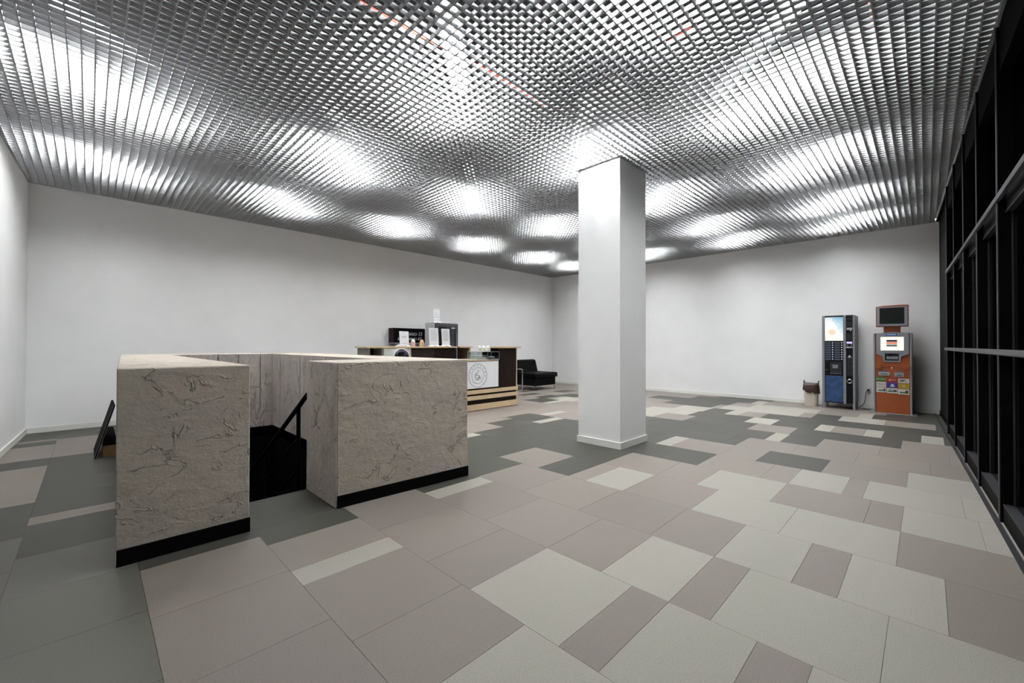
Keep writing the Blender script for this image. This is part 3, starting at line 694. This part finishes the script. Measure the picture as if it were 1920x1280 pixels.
MB().tube([(8.44, 7.95, 0), (8.44, 7.95, .56), (8.44, 7.965, .575), (8.44, 8.0, .58), (8.44, 8.50, .58), (8.46, 8.52, .56), (8.46, 8.52, .40)], .014, 8).build('arm_tube', 'chrome', so)
# ------------------------------------------------------------------ right wall: frame facing -x
def vfn(xf, yl):                                  # u to the right as seen, v up, w towards the viewer
    return lambda u_, v_, w_=0: (xf-w_, yl-u_, v_)
def fbox(fn, name, material, parent, u0, u1, v0, v1, w0, w1, bev=0):
    a = fn(u0, v0, w0); b = fn(u1, v1, w1)
    return MB().box(a[0], b[0], a[1], b[1], a[2], b[2]).build(name, material, parent, bev=bev)
def fprism(fn, name, material, parent, poly, w0, w1):
    return MB().prism(poly, lambda p: fn(p[0], p[1], w0), lambda p: fn(p[0], p[1], w1)).build(name, material, parent)
def fdisc(fn, name, material, parent, cu, cv, r, w0, w1, n=16):
    return fprism(fn, name, material, parent, [(cu+r*math.cos(2*math.pi*k/n), cv+r*math.sin(2*math.pi*k/n)) for k in range(n)], w0, w1)
# --- drinks machine
VX, VY = 10.39, 1.485
vf = vfn(VX, VY); U = lambda g: (g-262)*.52/388; V = lambda g: (1195-g)*1.84/1120
vm = thing('drinks_vending_machine', (10.62, 1.225, 0), 'tall drinks vending machine with lit picture and blue lower panel', 'vending machine')
fbox(vf, 'cabinet', 'vm_body', vm, 0, .52, .13, 1.835, -.46, -.02)
fbox(vf, 'door', 'vm_black', vm, .0, .515, .12, 1.84, -.02, 0)
for u0, u1 in ((0, .028), (.475, .505)):
    for w0 in (-.03, -.44): fbox(vf, 'leg', 'vm_silver', vm, u0, u1+.01, 0, .14, w0-.02, w0+.03)
for g0, g1 in ((262, 294), (513, 545), (622, 648)): fbox(vf, 'door_post', 'vm_silver', vm, U(g0), U(g1), V(1128), V(72), 0, .016, bev=.004)
fbox(vf, 'top_rail', 'vm_grey', vm, U(294), U(622), V(88), V(72), 0, .012)
pp = fbox(vf, 'lit_picture', 'lit_picture', vm, U(296), U(511), V(376), V(92), 0, .006)
uvl = pp.data.uv_layers.new(name='UVMap'); rootv = Vector(ROOT[vm.name])
for lp in pp.data.loops:
    co = pp.data.vertices[lp.vertex_index].co+rootv
    uvl.data[lp.index].uv = ((VY-co.y-U(296))/(U(511)-U(296)), (co.z-V(376))/(V(92)-V(376)))
for c_, (g0, g1, gb) in enumerate(((300, 366, 387), (408, 474, 494))):
    for r_ in range(8):
        gy = 402+r_*28
        fbox(vf, 'drink_label', 'vm_label', vm, U(g0), U(g1), V(gy+11), V(gy-9), 0, .004)
        fdisc(vf, 'selection_button', 'vm_button', vm, U(gb), V(gy-1), .0115, 0, .008, 12)
hp = fbox(vf, 'cup_hatch', 'vm_grey', vm, U(355), U(497), V(782), V(632), 0, .012, bev=.004)
fbox(vf, 'hatch_lip', 'vm_label', hp, U(362), U(490), V(775), V(765), .012, .018)
for i, (a, b) in enumerate(((378, 455), (388, 447), (386, 449))): fbox(vf, 'hatch_print', 'paper_line', hp, U(a), U(b), V(674+i*15), V(667+i*15), .012, .0135)
fdisc(vf, 'hatch_lock', 'vm_silver', vm, U(312), V(730), .008, 0, .006, 10)
fbox(vf, 'blue_panel', 'vm_blue', vm, U(300), U(514), V(1110), V(795), 0, .008)
for g0, g1, m_, nm in ((86, 134, 'vm_grey', 'notice'), (148, 208, 'vm_grey', 'notice'), (222, 248, 'paper_line', 'sticker'), (288, 372, 'vm_grey', 'notice'), (580, 650, 'vm_grey', 'flap'), (656, 720, 'vm_grey', 'flap'), (726, 790, 'vm_grey', 'flap')):
    fbox(vf, nm, m_, vm, U(552), U(614), V(g1), V(g0), 0, .004)
fbox(vf, 'display', 'vm_display', vm, U(551), U(613), V(410), V(388), 0, .006)
for g in (558, 606): fdisc(vf, 'display_button', 'vm_button', vm, U(g), V(428), .007, 0, .006, 10)
fdisc(vf, 'indicator', 'glow_dot', vm, U(598), V(258), .006, 0, .005, 10)
fbox(vf, 'coin_slot', 'steel', vm, U(546), U(620), V(466), V(446), 0, .014, bev=.003)
fprism(vf, 'coin_return', 'grey_panel', vm, [(U(560), V(576)), (U(606), V(576)), (U(583), V(543))], 0, .005)
MB().tube([vf(U(585)+.036*math.cos(a), V(857)+.036*math.sin(a), .008) for a in [2*math.pi*k/24 for k in range(24)]], .007, 6, closed=True).build('lock_ring', 'chrome', vm)
# --- payment kiosk
KX, KY = 10.345, .67
kf = vfn(KX, KY); U = lambda g: (g-118)*.47/372; V = lambda g: (1205-g)*1.48/845
ki = thing('payment_kiosk', (10.56, .43, 0), 'orange payment kiosk with lit touchscreen and a monitor on top', 'payment kiosk')
fbox(kf, 'base_plate', 'kiosk_grey', ki, U(48), U(560), 0, .012, -.42, .055)
fbox(kf, 'body', 'orange', ki, U(118), U(490), .012, 1.478, -.38, 0)
for g0, g1 in ((94, 119), (489, 513)):
    a0, a1 = U(g0), U(g1); mid = (a0+a1)/2; r = (a1-a0)/2
    prof = [(a0, -.38), (a1, -.38)]+[(mid+r*math.cos(t), r*1.0*math.sin(t)) for t in [math.pi*k/8 for k in range(9)]]
    MB().prism(prof, lambda p: kf(p[0], .012, p[1]), lambda p: kf(p[0], 1.475, p[1])).build('side_column', 'kiosk_silver', ki)
bz = fprism(kf, 'screen_bezel', 'kiosk_grey', ki, [(U(x_), V(y_)) for x_, y_ in ((130, 575), (200, 605), (208, 662), (388, 662), (396, 605), (478, 575), (482, 368), (400, 355), (305, 351), (210, 355), (128, 368))], 0, .02)
fbox(kf, 'touchscreen', 'kiosk_screen', bz, U(176), U(425), V(541), V(400), .02, .024)
fbox(kf, 'screen_mark', 'scr_dark', bz, U(240), U(355), V(452), V(430), .024, .0255); fbox(kf, 'screen_mark', 'scr_red', bz, U(240), U(355), V(474), V(455), .024, .0255); fbox(kf, 'screen_mark', 'scr_grey', bz, U(240), U(355), V(500), V(479), .024, .0255)
fbox(kf, 'screen_menu_line', 'paper_line', bz, U(180), U(420), V(412), V(409), .024, .0252)
fbox(kf, 'name_label', 'label_blue', bz, U(233), U(357), V(386), V(363), .02, .024); fbox(kf, 'label_print', 'paper', bz, U(247), U(343), V(377), V(372), .024, .0255)
fbox(kf, 'card_recess', 'screen_dark', bz, U(222), U(371), V(646), V(573), .02, .023); fbox(kf, 'card_reader', 'black', bz, U(260), U(296), V(596), V(578), .023, .04)
fbox(kf, 'recess_floor', 'kiosk_grey', bz, U(240), U(362), V(632), V(602), .023, .028)
fbox(kf, 'ledge', 'orange', ki, U(120), U(488), V(712), V(697), 0, .012)
for g0, g1, h0, h1 in ((120, 186, 728, 580), (424, 490, 733, 580)):
    fprism(kf, 'cheek', 'orange', ki, [(U(g0), V(h0)), (U(g1), V(h0)), (U(g1), V(h0-38)), (U(g0) if g0 < 300 else U(g0), V(h0-30))], 0, .045)
fdisc(kf, 'lock', 'glow_dot', ki, U(295), V(723), .008, 0, .006, 10)
for a, b, c_, d_ in ((150, 276, 806, 768), (325, 424, 812, 772)):
    sl = fbox(kf, 'slot_plate', 'kiosk_silver', ki, U(a), U(b), V(c_), V(d_), 0, .014, bev=.003); fbox(kf, 'slot', 'black', sl, U(a+26), U(b-24), V(c_-13), V(c_-19), .014, .0155)
    fbox(kf, 'slot_tab', 'label_blue', sl, U(a+18), U(b-20), V(d_+2), V(d_-8), 0, .012)
cols = ((124, 232), (240, 356), (362, 478)); rows = ((822, 868), (874, 926), (931, 984))
sm = [['s_green', 's_red', 's_white'], ['s_white', 's_blue', 's_yellow'], ['s_white', 's_white', 's_white']]
for r_ in range(3):
    for c_ in range(3):
        a, b = cols[c_]; c0, c1 = rows[r_][0]+c_*5, rows[r_][1]+c_*5
        s = fbox(kf, 'sticker', sm[r_][c_], ki, U(a), U(b), V(c1), V(c0), 0, .002)
        fn = lambda u_, v_, w_, a=a, b=b, c0=c0, c1=c1: kf((U(a)+U(b))/2+u_, (V(c0)+V(c1))/2+v_, .0022+w_)
        uc, vc, hw, hh = (U(a)+U(b))/2, (V(c0)+V(c1))/2, (U(b)-U(a))/2, (V(c0)-V(c1))/2
        def bit(m_, x0, x1, y0, y1): fbox(kf, 'sticker_print', m_, s, uc+x0*hw, uc+x1*hw, vc+y0*hh, vc+y1*hh, .002, .0032)
        if (r_, c_) == (0, 0): text('sticker_text', 'МегаФон', 's_white', s, fn, .030, .0006); fdisc(kf, 'sticker_print', 's_white', s, uc-hw*.86, vc, .006, .002, .003, 10)
        elif (r_, c_) == (0, 1): text('sticker_text', 'МТС', 's_white', s, lambda u_, v_, w_, f=fn: f(u_+.02, v_, w_), .036, .0006); fdisc(kf, 'sticker_print', 's_white', s, uc-hw*.45, vc, .013, .002, .003, 12)
        elif (r_, c_) == (0, 2):
            for a_ in ((-.75, .45, .15, .45), (-.6, .1, -.3, .05), (.35, .62, -.6, -.25)): bit('s_dark', *a_)
            bit('s_yellow', -.5, .0, -.12, .1)
        elif (r_, c_) == (1, 0): text('sticker_text', 'TELE2', 's_dark', s, fn, .046, .0006)
        elif (r_, c_) == (1, 1): fprism(kf, 'sticker_print', 's_white', s, [(uc-.38*hw, vc-.6*hh), (uc+.5*hw, vc-.6*hh), (uc+.25*hw, vc+.5*hh), (uc-.15*hw, vc+.5*hh)], .002, .003)
        elif (r_, c_) == (1, 2): fdisc(kf, 'sticker_print', 's_white', s, uc, vc+.1*hh, .018, .002, .0028, 14); fdisc(kf, 'sticker_print', 's_yellow', s, uc, vc+.1*hh, .012, .0028, .0034, 14)
        elif c_ == 0: bit('s_leaf', -.6, .55, -.5, .0); bit('s_dark', .5, .85, -.55, .5)
        elif c_ == 1: bit('s_leaf', -.8, .1, -.5, .1); bit('s_dark', -.5, -.15, .3, .55); bit('s_dark', .15, .85, -.4, .35)
        else: bit('s_leaf', -.7, .4, -.6, .0); bit('s_dark', .3, .85, -.6, .55)
fbox(kf, 'neck', 'orange', ki, U(208), U(388), V(358), V(285), -.22, -.06)
fprism(kf, 'monitor_case', 'orange', ki, [(U(x_), V(y_)) for x_, y_ in ((125, 291), (475, 291), (475, 68), (390, 66), (210, 70), (125, 79))], -.25, .0)
mz = fprism(kf, 'monitor_bezel', 'kiosk_grey', ki, [(U(x_), V(y_)) for x_, y_ in ((136, 279), (210, 283), (390, 283), (465, 279), (465, 82), (136, 87))], 0, .012)
fbox(kf, 'monitor_screen', 'screen_dark', mz, U(166), U(432), V(262), V(94), .012, .016)
# --- bin with bag
BX, BYc = 10.58, 1.70
bn = thing('waste_bin', (BX, BYc, 0), 'beige waste bin lined with a brown bag beside the drinks machine', 'bin')
def rr(hx, hy, z, n=24, p=4, jit=None):
    out = []
    for k in range(n):
        a = 2*math.pi*k/n; c_, s_ = math.cos(a), math.sin(a)
        f_ = (abs(c_)**p+abs(s_)**p)**(-1/p); j = jit(k) if jit else (0, 0)
        out.append((BX+hx*c_*f_*(1+j[0]), BYc+hy*s_*f_*(1+j[0]), z+j[1]))
    return out
MB().loft([rr(.085, .112, 0), rr(.095, .125, .44), rr(.098, .128, .455)]).build('body', 'bin', bn)
rg = random.Random(5)
jit = lambda k: (rg.uniform(-.04, .07), rg.uniform(-.022, .022)-.035*math.sin(2*math.pi*k/24)*-1)
MB().loft([rr(.108, .138, .285, jit=jit), rr(.112, .142, .34, jit=lambda k: (rg.uniform(-.03, .05), 0)), rr(.104, .134, .42, jit=lambda k: (rg.uniform(-.03, .03), 0)), rr(.100, .130, .47), rr(.090, .120, .465), rr(.080, .11, .36)], cap0=False).build('bin_bag', 'bag', bn, smooth=True)
for sy in (-1, 1):
    MB().hexa([(BX-.05, BYc+sy*.118-.008, .44), (BX+.05, BYc+sy*.118-.008, .44), (BX+.05, BYc+sy*.118+.008, .44), (BX-.05, BYc+sy*.118+.008, .44)], [(BX-.03, BYc+sy*.125-.006, .525), (BX+.03, BYc+sy*.125-.006, .525), (BX+.03, BYc+sy*.125+.006, .525), (BX-.03, BYc+sy*.125+.006, .525)]).build('handle_lug', 'bag', bn)
# --- socket and mains cable
so2 = thing('wall_socket', (W-.02, .815, .36), 'white wall socket with black plug between the two machines', 'socket')
box('plate', 'white_plastic', so2, W-.012, W, .77, .85, .325, .405, bev=.003); box('plug', 'cable', so2, W-.05, W-.012, .795, .835, .345, .385, bev=.006)
pts = [(W-.05, .815, .365), (W-.08, .835, .355), (W-.09, .855, .28), (W-.09, .865, .17), (W-.085, .885, .09), (W-.08, .92, .045), (W-.075, .955, .012)]
def smooth(P, k=6):
    P = [Vector(p) for p in P]; out = []
    for i in range(len(P)-1):
        p0, p1, p2, p3 = P[max(i-1, 0)], P[i], P[i+1], P[min(i+2, len(P)-1)]
        for j in range(k):
            q = j/k; out.append(.5*((2*p1)+(p2-p0)*q+(2*p0-5*p1+4*p2-p3)*q*q+(3*p1-p0-3*p2+p3)*q**3))
    return out+[P[-1]]
tag(MB().tube(smooth(pts), .006, 6).build('mains_cable', 'cable', org=pts[0]), 'black mains cable hanging from the socket to the drinks machine', 'cable')
